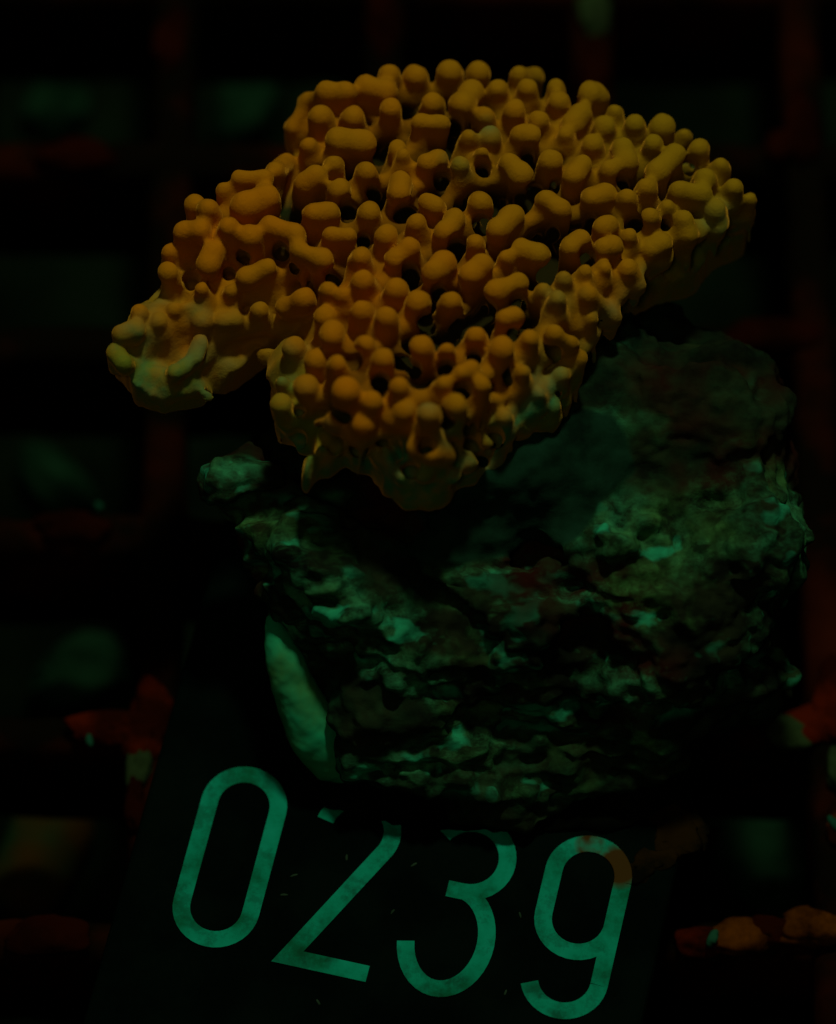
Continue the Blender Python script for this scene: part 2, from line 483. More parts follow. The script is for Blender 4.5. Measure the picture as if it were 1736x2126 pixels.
# ---------------------------------------------------------------- number plate
PZ = 5.0
ANG = math.radians(-13.0)
plate = empty('number_plate', 'black square plastic plate numbered 0239 under the rock', 'plate')
ca, sa = math.cos(ANG), math.sin(ANG)
def loc2(u, v, o): return (o[0] + u * ca - v * sa, o[1] + u * sa + v * ca)
pc = at(880, 1620, PZ)
def rounded_plate():
    hw, hh, r = 14.6, 19.5, 1.2
    ring = []
    for cx, cy, a0 in ((hw - r, hh - r, 0), (-hw + r, hh - r, 90), (-hw + r, -hh + r, 180), (hw - r, -hh + r, 270)):
        for i in range(7):
            a = math.radians(a0 + 15 * i); ring.append((cx + r * math.cos(a), cy + r * math.sin(a)))
    lv = [(0.5, 1.0), (PZ - .35, 1.0), (PZ - .1, .992), (PZ, .98)]
    V, Fc = [], []
    for z, s in lv:
        for u, v in ring:
            x, y = loc2(u * s, v * s, pc); V.append((x, y, z))
    n = len(ring)
    for l in range(len(lv) - 1):
        for i in range(n):
            Fc.append((l * n + i, l * n + (i + 1) % n, (l + 1) * n + (i + 1) % n, (l + 1) * n + i))
    Fc.append(tuple(range((len(lv) - 1) * n, len(lv) * n))); Fc.append(tuple(reversed(range(n))))
    return V, Fc
V, Fc = rounded_plate()
mesh_obj('plate_body', V, Fc, M['plate'], plate, smooth=False)

def digit_material():
    m, nt, b = new_mat('worn_teal_lettering', 0.8, 0.0)
    col = ramp(nt, ntex(nt, 330, 6, 0.65), [(0.34, (0.003, 0.13, 0.068)), (0.52, (0.004, 0.28, 0.185)), (0.7, (0.008, 0.35, 0.25))])
    dirt = ramp(nt, ntex(nt, 520, 6, 0.75, off=(5, 2, 0)), [(0.52, (0, 0, 0)), (0.62, (1, 1, 1))])
    g = nd(nt, 'ShaderNodeNewGeometry'); sp = nd(nt, 'ShaderNodeSeparateXYZ'); nt.links.new(g.outputs['Position'], sp.inputs[0])
    def spot(px, py, rad):
        c = at(px, py, PZ) * MM
        d = nd(nt, 'ShaderNodeVectorMath'); d.operation = 'DISTANCE'
        nt.links.new(g.outputs['Position'], d.inputs[0]); d.inputs[1].default_value = tuple(c)
        mr = nd(nt, 'ShaderNodeMapRange'); mr.inputs[1].default_value = rad * 1.15 * MM; mr.inputs[2].default_value = rad * .75 * MM
        nt.links.new(d.outputs['Value'], mr.inputs[0]); return mr.outputs[0]
    low = fmath(nt, 'MAXIMUM', spot(900, 2045, 2.2), spot(1130, 2090, 1.6))
    low = fmath(nt, 'MAXIMUM', low, spot(650, 1960, 1.6)); low = fmath(nt, 'MAXIMUM', low, spot(745, 1850, 1.0))
    dirt2 = fmath(nt, 'MULTIPLY', low, ramp(nt, ntex(nt, 700, 4, 0.7), [(0.40, (0, 0, 0)), (0.58, (1, 1, 1))]))
    col = mix(nt, fmath(nt, 'MULTIPLY', fmath(nt, 'MAXIMUM', fmath(nt, 'MULTIPLY', dirt, .6), dirt2), .7), col, (0.006, 0.05, 0.025))
    wig = ramp(nt, ntex(nt, 500, 3), [(0.3, (0.3,) * 3), (0.45, (1,) * 3)])
    stain = fmath(nt, 'MULTIPLY', fmath(nt, 'MAXIMUM', spot(1285, 1800, 1.25), spot(1225, 1757, .8)), wig)
    col = mix(nt, stain, col, (0.055, 0.028, 0.007))
    nt.links.new(col, b.inputs['Base Color'])
    return m
M['digit'] = digit_material()

def stroke(paths, o, w):
    """flat ribbon letter; paths are lists of (u, v) in mm about the digit's centre"""
    V, Fc = [], []
    for li, pts in enumerate(paths):
        P = np.array(pts, float); closed = np.allclose(P[0], P[-1])
        if closed: P = P[:-1]
        n = len(P); base = len(V)
        for i in range(n):
            a = P[i - 1] if (closed or i) else P[i]
            b = P[(i + 1) % n] if (closed or i < n - 1) else P[i]
            d1 = P[i] - a; d2 = b - P[i]
            l1, l2 = np.linalg.norm(d1), np.linalg.norm(d2)
            t1 = d1 / l1 if l1 > 1e-9 else d2 / l2; t2 = d2 / l2 if l2 > 1e-9 else t1
            t = t1 + t2; t /= np.linalg.norm(t)
            nrm = np.array([-t[1], t[0]]); sc = min(1 / max(nrm @ np.array([-t1[1], t1[0]]), .35), 2.4)
            for s in (1, -1):
                q = P[i] + nrm * s * w / 2 * sc
                for z in (PZ + .09, PZ - .05):
                    x, y = loc2(q[0], q[1], o); V.append((x, y, z + li * .004))
        for i in range(n if closed else n - 1):
            a = base + 4 * i; b = base + 4 * ((i + 1) % n)
            Fc += [(a, a + 2, b + 2, b), (a + 1, a, b, b + 1), (a + 2, a + 3, b + 3, b + 2)]
        if not closed:
            e = base + 4 * (n - 1)
            Fc += [(base, base + 1, base + 3, base + 2), (e, e + 2, e + 3, e + 1)]
    return V, Fc

def arc(cx, cy, rx, ry, a0, a1, n=18):
    return [(cx + rx * math.cos(math.radians(a0 + (a1 - a0) * i / n)), cy + ry * math.sin(math.radians(a0 + (a1 - a0) * i / n))) for i in range(n + 1)]
SW = 0.95
hw, hh = 4.75 / 2 - SW / 2, 10.9 / 2 - SW / 2
zero = arc(0, hh - hw, hw, hw, 0, 180) + arc(0, -hh + hw, hw, hw, 180, 360); zero.append(zero[0])
two = arc(0, hh - hw, hw, hw, 172, -32, 22) + [(-hw - .10, -hh + .02), (hw + .55, -hh)]
three_r = 2.02
three = [arc(-.1, hh - 2.05, 2.0, 2.05, 150, -90, 24) + [(-.95, hh - 4.10)],
         arc(-.35, -hh + 2.95, 2.15, 2.95, 78, -168, 26)]
nine = [arc(0, hh - hw, hw, hw, 0, 180) + arc(0, hh - 4.55, hw, hw, 180, 352, 16),
        [(hw, hh - hw)] + [(hw, -hh + hw)] + arc(0, -hh + hw, hw, hw, 0, -160, 18)]
for gl, (px, py) in zip(([zero], [two], three, nine), ((478, 1779), (716, 1832), (957, 1883), (1197, 1925))):
    V, Fc = stroke(gl, at(px, py, PZ), SW)
    mesh_obj('digit', V, Fc, M['digit'], plate, smooth=False)
# thin brown film next to the 9
for k, (px, py, rx, ry) in enumerate([(1345, 1800, 1.4, .8), (1400, 1700, 1.5, 1.6)]):
    lump('algae_film', at(px, py, PZ - .02), (rx, ry, .10), simple('brown_film', (0.003, 0.003, 0.0015), (0.016, 0.008, 0.002), 420, 0.9, 0.0), plate, .4, .6, k * 2.2 + 1, 18, 40, .5)
for k, (px, py) in enumerate([(590, 1858), (610, 1818), (860, 1795), (815, 1893), (1050, 2060), (720, 1780), (1080, 1900), (660, 2080)]):
    lump('dust_grain', at(px, py, PZ + .02), (.22, .07, .05), M['dim'], plate, .3 * k, .4, k, 6, 8)

# ---------------------------------------------------------------- the coral colony
# tip surface
CZ = 25.0
c0 = at(850, 560, CZ)
SLOPE_Y, SLOPE_X = -math.tan(math.radians(9.0)), -0.04
def plane_z(x, y): return CZ + SLOPE_Y * (y - c0[1]) + SLOPE_X * (x - c0[0])
lobe_c = at(430, 740, CZ - 4)
def lobe_drop(x, y):
    d = np.sqrt(((x - lobe_c[0]) / 7.5) ** 2 + ((y - lobe_c[1]) / 6.0) ** 2)
    return 3.4 * np.clip(1.25 - d, 0, 1) ** 1.2
OUT = [(604, 285), (620, 235), (655, 190), (745, 165), (800, 140), (900, 128), (1000, 130), (1060, 150), (1180, 172), (1260, 205), (1330, 250), (1400, 262), (1468, 310), (1505, 355),
       (1565, 405), (1560, 455), (1515, 500), (1450, 555), (1372, 582), (1335, 625), (1285, 675), (1262, 735), (1225, 775), (1192, 820), (1150, 865), (1090, 905), (1060, 950), (1000, 1005),
       (925, 1060), (835, 1038), (790, 985), (715, 1003), (625, 990), (575, 900), (556, 820), (580, 735), (520, 780), (425, 838), (342, 852), (272, 826),
       (228, 745), (245, 690), (300, 630), (328, 585), (340, 510), (382, 435), (455, 395), (485, 365), (562, 352), (592, 322)]
poly = []
for px, py in OUT:
    low = 3.0 + 3.0 * min(max((py - 420) / 350, 0), 1)
    z = CZ
    for _ in range(6):
        p = at(px, py, z); z = plane_z(p[0], p[1]) - low - 0.6 * lobe_drop(p[0], p[1])
    poly.append(p[:2])
poly = np.array(poly)
H_VOX = 0.135
lo = np.array([poly[:, 0].min() - 2.5, poly[:, 1].min() - 2.5, 13.0]); hi = np.array([poly[:, 0].max() + 2.5, poly[:, 1].max() + 3.5, 31.0])
CF = Field(lo, hi, H_VOX)
def poly_sd(x, y):
    """signed distance to the outline, positive inside"""
    best = np.full(x.shape, 1e9); inside = np.zeros(x.shape, bool)
    n = len(poly)
    for i in range(n):
        a, b = poly[i], poly[(i + 1) % n]; e = b - a
        t = np.clip(((x - a[0]) * e[0] + (y - a[1]) * e[1]) / (e @ e), 0, 1)
        best = np.minimum(best, (x - a[0] - t * e[0]) ** 2 + (y - a[1] - t * e[1]) ** 2)
        c = (a[1] > y) != (b[1] > y)
        inside ^= c & (x < (b[0] - a[0]) * (y - a[1]) / (b[1] - a[1] + 1e-12) + a[0])
    return np.sqrt(best) * np.where(inside, 1, -1)
gx, gy = np.meshgrid(CF.ax[0].astype(float), CF.ax[1].astype(float), indexing='ij')
SD = poly_sd(gx, gy)
SD = SD + .5 * noise(np.stack([gx, gy, gx * 0 + 3], -1), 1.9, 9.0)
front = np.clip((at(850, 620, 22)[1] - gy) / 8.0, 0, 1)
lobew = np.clip(lobe_drop(gx, gy) / 3.4 * 1.6, 0, 1)
def droop(sd, fr):
    w = 2.2 + .7 * fr * (1 - lobew) + 3.0 * lobew
    return (2.2 + 3.8 * fr * (1 - .7 * lobew)) * np.clip(1 - sd / w, 0, 1.4) ** 1.7
S2 = plane_z(gx, gy) - lobe_drop(gx, gy) - droop(SD, front)
S2 = S2 + .35 * noise(np.stack([gx, gy, gx * 0], -1), 7.0, 3.0)
def samp(A, x, y):
    i = np.clip((x - CF.lo[0]) / CF.h, 0, CF.n[0] - 1.001); j = np.clip((y - CF.lo[1]) / CF.h, 0, CF.n[1] - 1.001)
    a, b = int(i), int(j); u, v = i - a, j - b
    return A[a, b] * (1 - u) * (1 - v) + A[a + 1, b] * u * (1 - v) + A[a, b + 1] * (1 - u) * v + A[a + 1, b + 1] * u * v
def hit(px, py):
    d = ray(px, py); t = (32 - CAM[2]) / d[2]
    for _ in range(400):
        p = CAM + d * t
        if p[2] <= samp(S2, p[0], p[1]): return p
        t += 0.06
    return p
def surf_n(x, y, e=0.8):
    gxx = (samp(S2, x + e, y) - samp(S2, x - e, y)) / (2 * e); gyy = (samp(S2, x, y + e) - samp(S2, x, y - e)) / (2 * e)
    g = np.array([-gxx, -gyy, 1.0]); g[:2] *= min(1, 1.1 / max(np.linalg.norm(g[:2]), 1e-6))
    return g / np.linalg.norm(g)

VALLEY = 3.2
SDN = SD + 1.1 * noise(np.stack([gx, gy, gx * 0 + 5], -1), 1.05, 19.0) * (.35 + front)
B2 = S2 + droop(SD, front) - droop(SDN, front) - VALLEY + .25 * noise(np.stack([gx, gy, gx * 0 + 9], -1), 2.2, 1.0)
# less deep on the bare left lobe
ld = lobe_drop(gx, gy) / 3.4
B2 = B2 + np.clip(ld * 1.7, 0, 1) * (2.1 + 1.0 * noise(np.stack([gx, gy, gx * 0], -1), 1.7, 15.0) + .45 * noise(np.stack([gx, gy, gx * 0], -1), .8, 25.0))
BOT = plane_z(gx, gy) - 7.6 - lobe_drop(gx, gy) * .6 + .6 * noise(np.stack([gx, gy, gx * 0], -1), 5.0, 11.0)
zz = CF.ax[2][None, None, :]
d_top = (zz - B2[:, :, None].astype(np.float32)) * .8
d_bot = (BOT[:, :, None].astype(np.float32) - zz) * .9
d_side = -SDN[:, :, None].astype(np.float32) - .5
def smax(a, b, k):
    h = np.clip(.5 + .5 * (a - b) / k, 0, 1)
    return b * (1 - h) + a * h + k * h * (1 - h)
slab = smax(smax(d_top, np.broadcast_to(d_side, d_top.shape), 1.5), d_bot, 1.6)
CF.D = slab.astype(np.float32); CF.M = slab + .15; del slab, d_top, d_bot

A1 = [  # hillocks read off an enlargement of the left part: x, y, radius or x1, y1, x2, y2, radius (with optional third point)
    (1535, 150, 62), (1680, 140, 72), (1415, 210, 1515, 235, 62), (1020, 420, 1100, 290, 1200, 245, 44), (1200, 245, 1310, 250, 48), (1165, 378, 66), (1345, 368, 72), (1545, 342, 62),
    (1105, 518, 60), (1270, 505, 1400, 500, 68), (1580, 532, 60), (985, 605, 935, 655, 55), (740, 700, 880, 700, 45), (660, 750, 42), (1240, 628, 62), (1095, 705, 1150, 690, 68), (1420, 665, 58),
    (1270, 757, 68), (1600, 720, 1592, 780, 60), (775, 830, 890, 795, 76), (505, 842, 58), (575, 852, 68), (1140, 885, 1220, 868, 56), (1430, 872, 70), (445, 980, 535, 970, 58), (685, 968, 60),
    (800, 1010, 74), (910, 945, 1040, 1000, 56), (1230, 995, 1320, 1000, 42), (1520, 1010, 64), (1645, 1068, 1570, 1115, 52), (370, 1080, 48), (600, 1085, 578, 1160, 62), (545, 1300, 47),
    (370, 1200, 62), (895, 1160, 780, 1235, 52), (700, 1290, 42), (1060, 1090, 1180, 1140, 55), (1385, 1120, 58), (1395, 1243, 72), (1570, 1282, 66), (1210, 1302, 48), (1690, 1355, 66),
    (985, 1375, 1080, 1340, 50), (850, 1410, 56), (545, 1440, 60), (660, 1455, 720, 1440, 44), (320, 1455, 44), (400, 1392, 42), (1190, 1420, 62), (1385, 1402, 60), (1230, 1510, 1225, 1540, 56),
    (1520, 1440, 62), (1020, 1592, 62), (1410, 1565, 58), (1140, 1660, 70), (1262, 1668, 58), (1510, 1650, 62), (1090, 1812, 64), (1302, 1812, 80), (960, 1905, 58), (965, 1790, 34), (1590, 1802, 46),
    (1445, 1882, 60), (1400, 1990, 68), (1615, 1915, 1570, 1960, 58), (130, 1530, 190, 1515, 46), (85, 1630, 130, 1680, 40), (540, 1570, 515, 1640, 42), (460, 1690, 405, 1740, 36), (1285, 1310, 38),
    (1680, 940, 50), (1610, 590, 30), (215, 1420, 40)]
A2 = [
    (245, 112, 58), (375, 102, 58), (550, 132, 620, 125, 38), (715, 168, 45), (590, 192, 50), (165, 238, 58), (340, 190, 300, 260, 56), (455, 188, 50), (725, 237, 60), (865, 215, 900, 212, 50),
    (400, 297, 50), (530, 290, 54), (640, 332, 50), (825, 290, 790, 330, 46), (755, 385, 40), (930, 347, 56), (975, 282, 32), (1060, 347, 48), (1185, 352, 57), (1280, 388, 36),
    (110, 350, 210, 350, 32), (420, 392, 50), (385, 470, 30), (330, 402, 36), (560, 392, 605, 402, 38), (875, 422, 52), (1140, 432, 50), (1345, 452, 54), (1010, 452, 1020, 505, 52),
    (1240, 472, 1160, 555, 48), (190, 492, 145, 520, 46), (295, 530, 48), (510, 512, 560, 565, 56), (690, 512, 56), (830, 532, 790, 585, 40), (950, 542, 50), (1440, 532, 38), (1375, 572, 58),
    (1500, 622, 46), (1575, 672, 36), (930, 642, 875, 662, 46), (670, 672, 730, 712, 48), (1110, 622, 48), (1030, 672, 42), (1260, 632, 1355, 642, 44), (145, 682, 180, 702, 40), (380, 692, 57),
    (270, 752, 225, 810, 46), (525, 740, 455, 805, 48), (360, 862, 44), (1420, 722, 1432, 790, 50), (1205, 707, 34), (1130, 752, 46), (1280, 772, 1300, 835, 40), (950, 782, 920, 800, 46),
    (1040, 832, 40), (825, 850, 780, 880, 44), (925, 895, 965, 885, 40), (1135, 892, 1180, 872, 44), (65, 900, 105, 905, 42), (215, 950, 175, 995, 56), (560, 892, 635, 920, 48), (490, 922, 40),
    (390, 970, 335, 1010, 44), (545, 1040, 445, 1080, 44), (750, 1027, 38), (845, 997, 40), (930, 987, 34), (1030, 990, 1075, 1055, 44), (660, 1067, 36), (250, 1112, 54), (110, 1142, 53),
    (860, 1090, 960, 1185, 38), (720, 1122, 44), (490, 1205, 540, 1190, 36), (360, 1262, 56), (120, 1322, 56), (232, 1332, 30), (480, 1332, 58), (600, 1292, 44), (710, 1272, 780, 1315, 38),
    (815, 1385, 34), (340, 1422, 295, 1450, 34), (220, 1480, 47), (392, 1502, 45), (570, 1442, 36), (740, 1452, 36), (280, 1592, 48), (150, 1625, 54), (640, 1532, 34), (700, 1590, 34),
    (490, 1625, 40), (870, 1195, 34), (60, 1600, 40)]
SRC = W0 / 2545.0
hill = []
for rows, ox, oy, sc in ((A1, 300, 130, 1.736), (A2, 1200, 130, 1.4467)):
    for r in rows:
        pts = [((ox + r[i] / sc) * SRC, (oy + r[i + 1] / sc) * SRC) for i in range(0, len(r) - 1, 2)]
        rad = r[-1] / sc * SRC / 39.5          # mm
        if any(math.hypot(pts[0][0] - h[0][0][0], pts[0][1] - h[0][0][1]) < 22 for h in hill): continue
        hill.append((pts, rad * random.uniform(.92, 1.04)))
def CAMP(c): return c[0], c[1]
tips = []
for n_, (pts, rad) in enumerate(hill):
    idn = n_ + 1
    C = []
    for px, py in pts:
        p = hit(px, py); n = surf_n(p[0], p[1])
        n = n * .3 + np.array([.02, .24, 1.0]); n /= np.linalg.norm(n)
        C.append((p - n * rad * .55 + np.array([0, 0, .25 * random.uniform(-1, 1)]), n))
    tips.append((C, rad))
    for i in range(len(C)):
        c, n = C[i]
        # local floor depth along the stalk
        VL = VALLEY * (1 - .62 * samp(lobew, c[0], c[1])); sdc = samp(SD, c[0], c[1]); lenv = VL + rad * .3 + 2.4 * min(max(1.1 - sdc / 3.0, 0), 1) * samp(front, c[0], c[1]) * (1 - samp(lobew, c[0], c[1]))
        CF.cone(c, c - n * rad * .9, rad, rad * .92, .38, idn)
        aa = random.uniform(-.5, .5); lx = np.array([math.cos(aa), math.sin(aa), 0.0])
        for sg in (-1, 1):
            if VL < 2.4 or (len(C) > 1 and random.random() < .5): continue
            q0 = c + lx * sg * rad * .50 - n * rad * .55; q1 = c + lx * sg * rad * random.uniform(.75, 1.15) - n * (VL + .2) + np.array([0, random.uniform(-.2, .3), 0])
            CF.cone(q0, q1, rad * .46, rad * .24, .3, idn)
        CF.cone(c - n * rad * .8 + np.array([0, .22 * rad, 0]), c - n * lenv + np.array([0, .35 * rad, 0]), rad * .86, rad * .62, .3, idn)
        sn = surf_n(*(CAMP(c)), 1.2)
        CF.cone(c - n * rad * .6, c - sn * (VL + .5), rad * .66, rad * .40, .3, idn)
        if i + 1 < len(C):
            c2, n2 = C[i + 1]
            CF.cone(c, c2, rad * .96, rad * .96, .3, idn)
            m_ = int(np.linalg.norm(c2 - c) / (rad * .8)) + 1
            for k in range(1, m_):
                q = c + (c2 - c) * k / m_; nn = n + (n2 - n) * k / m_
                CF.cone(q - nn * .4 * rad, q - nn * lenv * .7 + np.array([0, .3 * rad, 0]), rad * .78, rad * .40, .3, idn)
    # thin ribs running down into the valley
    c, n = C[0]
    t1 = np.cross(n, [0.3, 1, 0.1]); t1 /= np.linalg.norm(t1); t2 = np.cross(n, t1)
    a0 = random.random() * 6.28; m_ = random.choice((3, 4, 5)) if VL > 2.4 else 0
    for k in range(m_):
        a = a0 + 6.283 * k / m_ + random.uniform(-.3, .3)
        o = t1 * math.cos(a) + t2 * math.sin(a)
        CF.cone(c - n * rad * .7 + o * rad * .55, c - n * (VL + .1) + o * (rad * .9 + random.uniform(.35, .75)), rad * .24, .15, .3, idn)
# ridges between neighbours: the walls round the pits, strongest along the rows of the colony
ctr = np.array([t[0][0][0] for t in tips])
done = set()
row = np.array([math.cos(math.radians(28)), math.sin(math.radians(28))])
for i in range(len(tips)):
    d = np.linalg.norm(ctr - ctr[i], axis=1); made = 0
    for j in np.argsort(d)[1:8]:
        if d[j] > 3.4 or (min(i, j), max(i, j)) in done: continue
        v2 = (ctr[j] - ctr[i])[:2]; al = abs(v2 @ row) / max(np.linalg.norm(v2), 1e-6)
        strong = al > .82 and random.random() < .85
        if not strong and (made >= 2 or random.random() < .62): continue
        done.add((min(i, j), max(i, j))); made += 1
        ni, nj = tips[i][0][0][1], tips[j][0][0][1]
        if strong: h1 = random.uniform(.85, 1.4); k1 = random.uniform(.32, .40)
        else: h1 = random.uniform(1.4, 1.9); k1 = random.uniform(.24, .32)
        a_, b_ = ctr[i] - ni * h1, ctr[j] - nj * h1
        mid = (a_ + b_) / 2 - ni * random.uniform(.2, .7)
        low = ni * .75
        for u0, v0 in ((a_, mid), (mid, b_)):
            own = i + 1 if u0 is a_ else int(j) + 1
            CF.cone(u0, v0, k1 * (1.15 if u0 is a_ else .9), k1 * (.9 if u0 is a_ else 1.15), .5, own)
            CF.cone(u0 - low, v0 - low, k1 * .7, k1 * .6, .4, own)
# flutes down the front wall
FL = 0
for px, py, q in [(650, 880, 80), (690, 880, 75), (730, 905, 70), (785, 960, 60), (845, 930, 70), (895, 950, 60), (935, 940, 55), (985, 960, 55), (1020, 920, 50), (1065, 900, 50),
                  (1135, 815, 55), (1195, 765, 50), (1245, 690, 50), (1275, 640, 50), (1300, 610, 45), (1385, 545, 45), (1465, 480, 45), (1540, 420, 50), (820, 985, 55), (870, 990, 50), (955, 990, 40),
                  (1100, 850, 50), (1160, 800, 45), (1225, 720, 45), (1260, 650, 45), (1340, 560, 45), (1430, 490, 50), (1500, 440, 50)]:
    a = hit(px, py); b = hit(px + random.uniform(-8, 8), py + q)
    na, nb = surf_n(a[0], a[1]), surf_n(b[0], b[1])
    FL += 1
    CF.cone(a - na * .75, b - nb * (VALLEY - .5), .56, .26, .5, len(hill) + FL)
# round pits open in front of the hillocks
allc = np.array([ca_ + (cb_ - ca_) * t for C, _ in tips for (ca_, _), (cb_, _) in zip(C, C[1:] + C[-1:]) for t in (0, .25, .5, .75)])
for C, rad in tips:
    if lobew[int((C[0][0][0] - CF.lo[0]) / CF.h), int((C[0][0][1] - CF.lo[1]) / CF.h)] > .3: continue
    for c, n in C[:2]:
        for tr in range(0):
            off = np.array([random.uniform(-.55, .75) * rad, -random.uniform(1.05, 1.45) * rad, 0.0])
            pr = random.uniform(.45, .68)
            p0 = c + off - n * 1.25; p1 = p0 - n * 1.5
            if (np.linalg.norm((allc - p0) * np.array([1, 1, .8]), axis=1) > pr + .72).all():
                sl = CF.box(np.minimum(p0, p1), np.maximum(p0, p1), pr + .5)
                x, y, z = CF.xyz(sl)
                if min(x.size, y.size, z.size) == 0: break
                ab = p1 - p0; L = ab @ ab
                t = np.clip(((x - p0[0]) * ab[0] + (y - p0[1]) * ab[1] + (z - p0[2]) * ab[2]) / L, 0, 1)
                dd = np.sqrt((x - p0[0] - t * ab[0]) ** 2 + (y - p0[1] - t * ab[1]) ** 2 + (z - p0[2] - t * ab[2]) ** 2) - pr
                CF.D[sl] = smax(CF.D[sl], -dd, .25).astype(np.float32)
                break
PITS = [(600, 900, 1.3354, [(415, 450), (410, 560), (510, 460), (590, 440), (510, 550), (745, 560), (740, 455), (935, 610), (1010, 490), (1070, 502), (1110, 580), (1210, 560), (1150, 640), (830, 250), (745, 325), (1000, 372), (1130, 205),
                            (1280, 265), (1080, 295), (930, 95), (1050, 105), (640, 230), (500, 315), (1280, 92), (1460, 195), (560, 580), (660, 560), (870, 690), (1380, 400), (1450, 330), (1560, 250)]),
        (300, 130, 1.736, [(1605, 840), (1700, 835), (1405, 1015), (965, 1055), (690, 1200), (490, 1240), (1050, 1180), (1450, 770), (1320, 850), (1040, 885), (1130, 560), (1230, 315), (1300, 570), (560, 1130), (770, 1110), (1230, 1180)]),
        (1200, 130, 1.4467, [(390, 545), (710, 562), (905, 452), (215, 545), (280, 832), (390, 752), (700, 810), (530, 965), (70, 945), (660, 1005), (200, 1030), (550, 1115), (870, 710), (1010, 602), (1120, 825), (1010, 945), (855, 905),
                             (410, 1165), (150, 1192), (290, 1212), (350, 1322), (230, 1382), (90, 1342), (690, 1345), (480, 1412), (210, 1532), (850, 1142), (1190, 780), (1240, 560), (1010, 400), (820, 460), (560, 640), (480, 700),
                             (940, 740), (1060, 760), (620, 560), (60, 700), (790, 250), (270, 300), (360, 350), (590, 430), (1120, 520), (1300, 500), (1170, 680)])]
capx = []
for C, rad in tips:
    for (ca_, _), (cb_, _) in zip(C, C[1:] + C[-1:]):
        for t in (0, .33, .66): capx.append((*pixel(ca_ + (cb_ - ca_) * t), rad * 39 * .62))
for ox, oy, sc, lst in PITS:
    for cx_, cy_ in lst:
        px, py = (ox + cx_ / sc) * W0 / 2545, (oy + cy_ / sc) * W0 / 2545
        for _ in range(12):
            if min(math.hypot(px - a_, py - b_) - r_ for a_, b_, r_ in capx) > 20: break
            py += 4
        else: continue
        dr = ray(px, py); h0 = hit(px, py); pr = random.uniform(.38, .54)
        p0 = h0 + dr * .9; p1 = p0 + dr * 1.2 - np.array([0, 0, .9])
        sl = CF.box(np.minimum(p0, p1), np.maximum(p0, p1), pr + .5)
        x, y, z = CF.xyz(sl)
        if min(x.size, y.size, z.size) == 0: continue
        ab = p1 - p0; L = ab @ ab
        t = np.clip(((x - p0[0]) * ab[0] + (y - p0[1]) * ab[1] + (z - p0[2]) * ab[2]) / L, 0, 1)
        dd = np.sqrt((x - p0[0] - t * ab[0]) ** 2 + (y - p0[1] - t * ab[1]) ** 2 + (z - p0[2] - t * ab[2]) ** 2) - pr
        CF.D[sl] = smax(CF.D[sl], -dd, .2).astype(np.float32)
# nothing hangs below the rim
cut = np.where(SD < .3, S2 - 2.3 + 1.0 * lobew, -50)[:, :, None].astype(np.float32)
CF.D = smax(CF.D, cut - zz, .3).astype(np.float32)
V, Q, ids = surface_nets(CF)
V = relax(V, Q, 2, .5)
N = vnormals(V, Q)
# drop loose crumbs: keep the largest connected piece
par = np.arange(len(V))
e = np.concatenate([Q[:, [0, 1]], Q[:, [1, 2]], Q[:, [2, 3]]])
for _ in range(400):
    m0 = np.minimum(par[e[:, 0]], par[e[:, 1]]); old = par.copy()
    np.minimum.at(par, e[:, 0], m0); np.minimum.at(par, e[:, 1], m0); par = par[par]
    if (old == par).all(): break
main = np.bincount(par).argmax()
Q = Q[par[Q[:, 0]] == main]
V = V + N * (.13 * noise(V, 1.3, 12.0) + .05 * noise(V, .6, 2.0) + .02 * noise(V, .3, 6.0))[:, None]
# tissue colour fields: green growing margin, more olive towards the right and the far side
ii = np.clip(((V[:, :2] - CF.lo[:2]) / CF.h).astype(int), 0, CF.n[:2] - 1)
sdv = SD[ii[:, 0], ii[:, 1]]; depth = plane_z(V[:, 0], V[:, 1]) - V[:, 2]
edge = np.clip((depth - 2.4 + .9 * noise(V, 2.0, 4.0)) / 1.8, 0, 1) * np.clip((3.2 - sdv) / 1.8, 0, 1)
frv = np.clip((at(850, 640, 22)[1] - V[:, 1]) / 6, 0, 1)
rightv = np.clip((V[:, 0] - at(1080, 700, 22)[0]) / 4, 0, 1)
leftv = np.clip((at(470, 700, 22)[0] - V[:, 0]) / 4, 0, 1)
margin = edge * np.clip(.25 + frv * .8 + rightv * .8 + leftv * .35, 0, 1) + .4 * leftv * frv * np.clip(.35 + noise(V, 2.4, 8.0), 0, 1)
for px, py, r, s in [(1165, 615, 1.4, .35), (1255, 660, 1.3, .5), (950, 890, 1.2, .9), (680, 905, 1.0, .5), (1015, 265, .9, .6), (955, 340, 1.0, .5), (1500, 470, 1.6, .6), (1140, 780, 1.6, .7), (235, 730, 1.6, .9), (370, 770, .9, .9), (300, 820, 1.6, .9), (410, 650, .8, .6), (880, 840, .9, .5)]:
    p = hit(px, py); margin = np.maximum(margin, s * np.clip(1.4 - np.linalg.norm(V - p, axis=1) / r, 0, 1))
olive = np.clip((V[:, 0] - c0[0]) / 16, 0, 1) * .75 + np.clip((V[:, 1] - c0[1]) / 14, 0, 1) * .35 + .25 * noise(V, 5.0, 1.0)
plate_w = relax((ids == 0).astype(float)[:, None], Q, 3, .6)[:, 0]
margin = np.maximum(margin, .95 * plate_w * np.clip((2.0 - sdv) / 1.0, 0, 1) * np.clip(frv + rightv, 0, 1))
olive = np.clip(olive, 0, 1); margin = np.clip(margin, 0, 1)
lw = lobew[ii[:, 0], ii[:, 1]]
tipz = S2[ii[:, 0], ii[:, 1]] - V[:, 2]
valley_shade = relax(np.clip((tipz - .85) / 1.6, 0, 1).astype(float)[:, None], Q, 3, .6)[:, 0] * np.clip(1 - 1.5 * lw, 0, 1) * np.clip((sdv - 1.3) / 1.3, 0, 1)  # dark valley tissue, plus shade painted by depth down the hillock sides
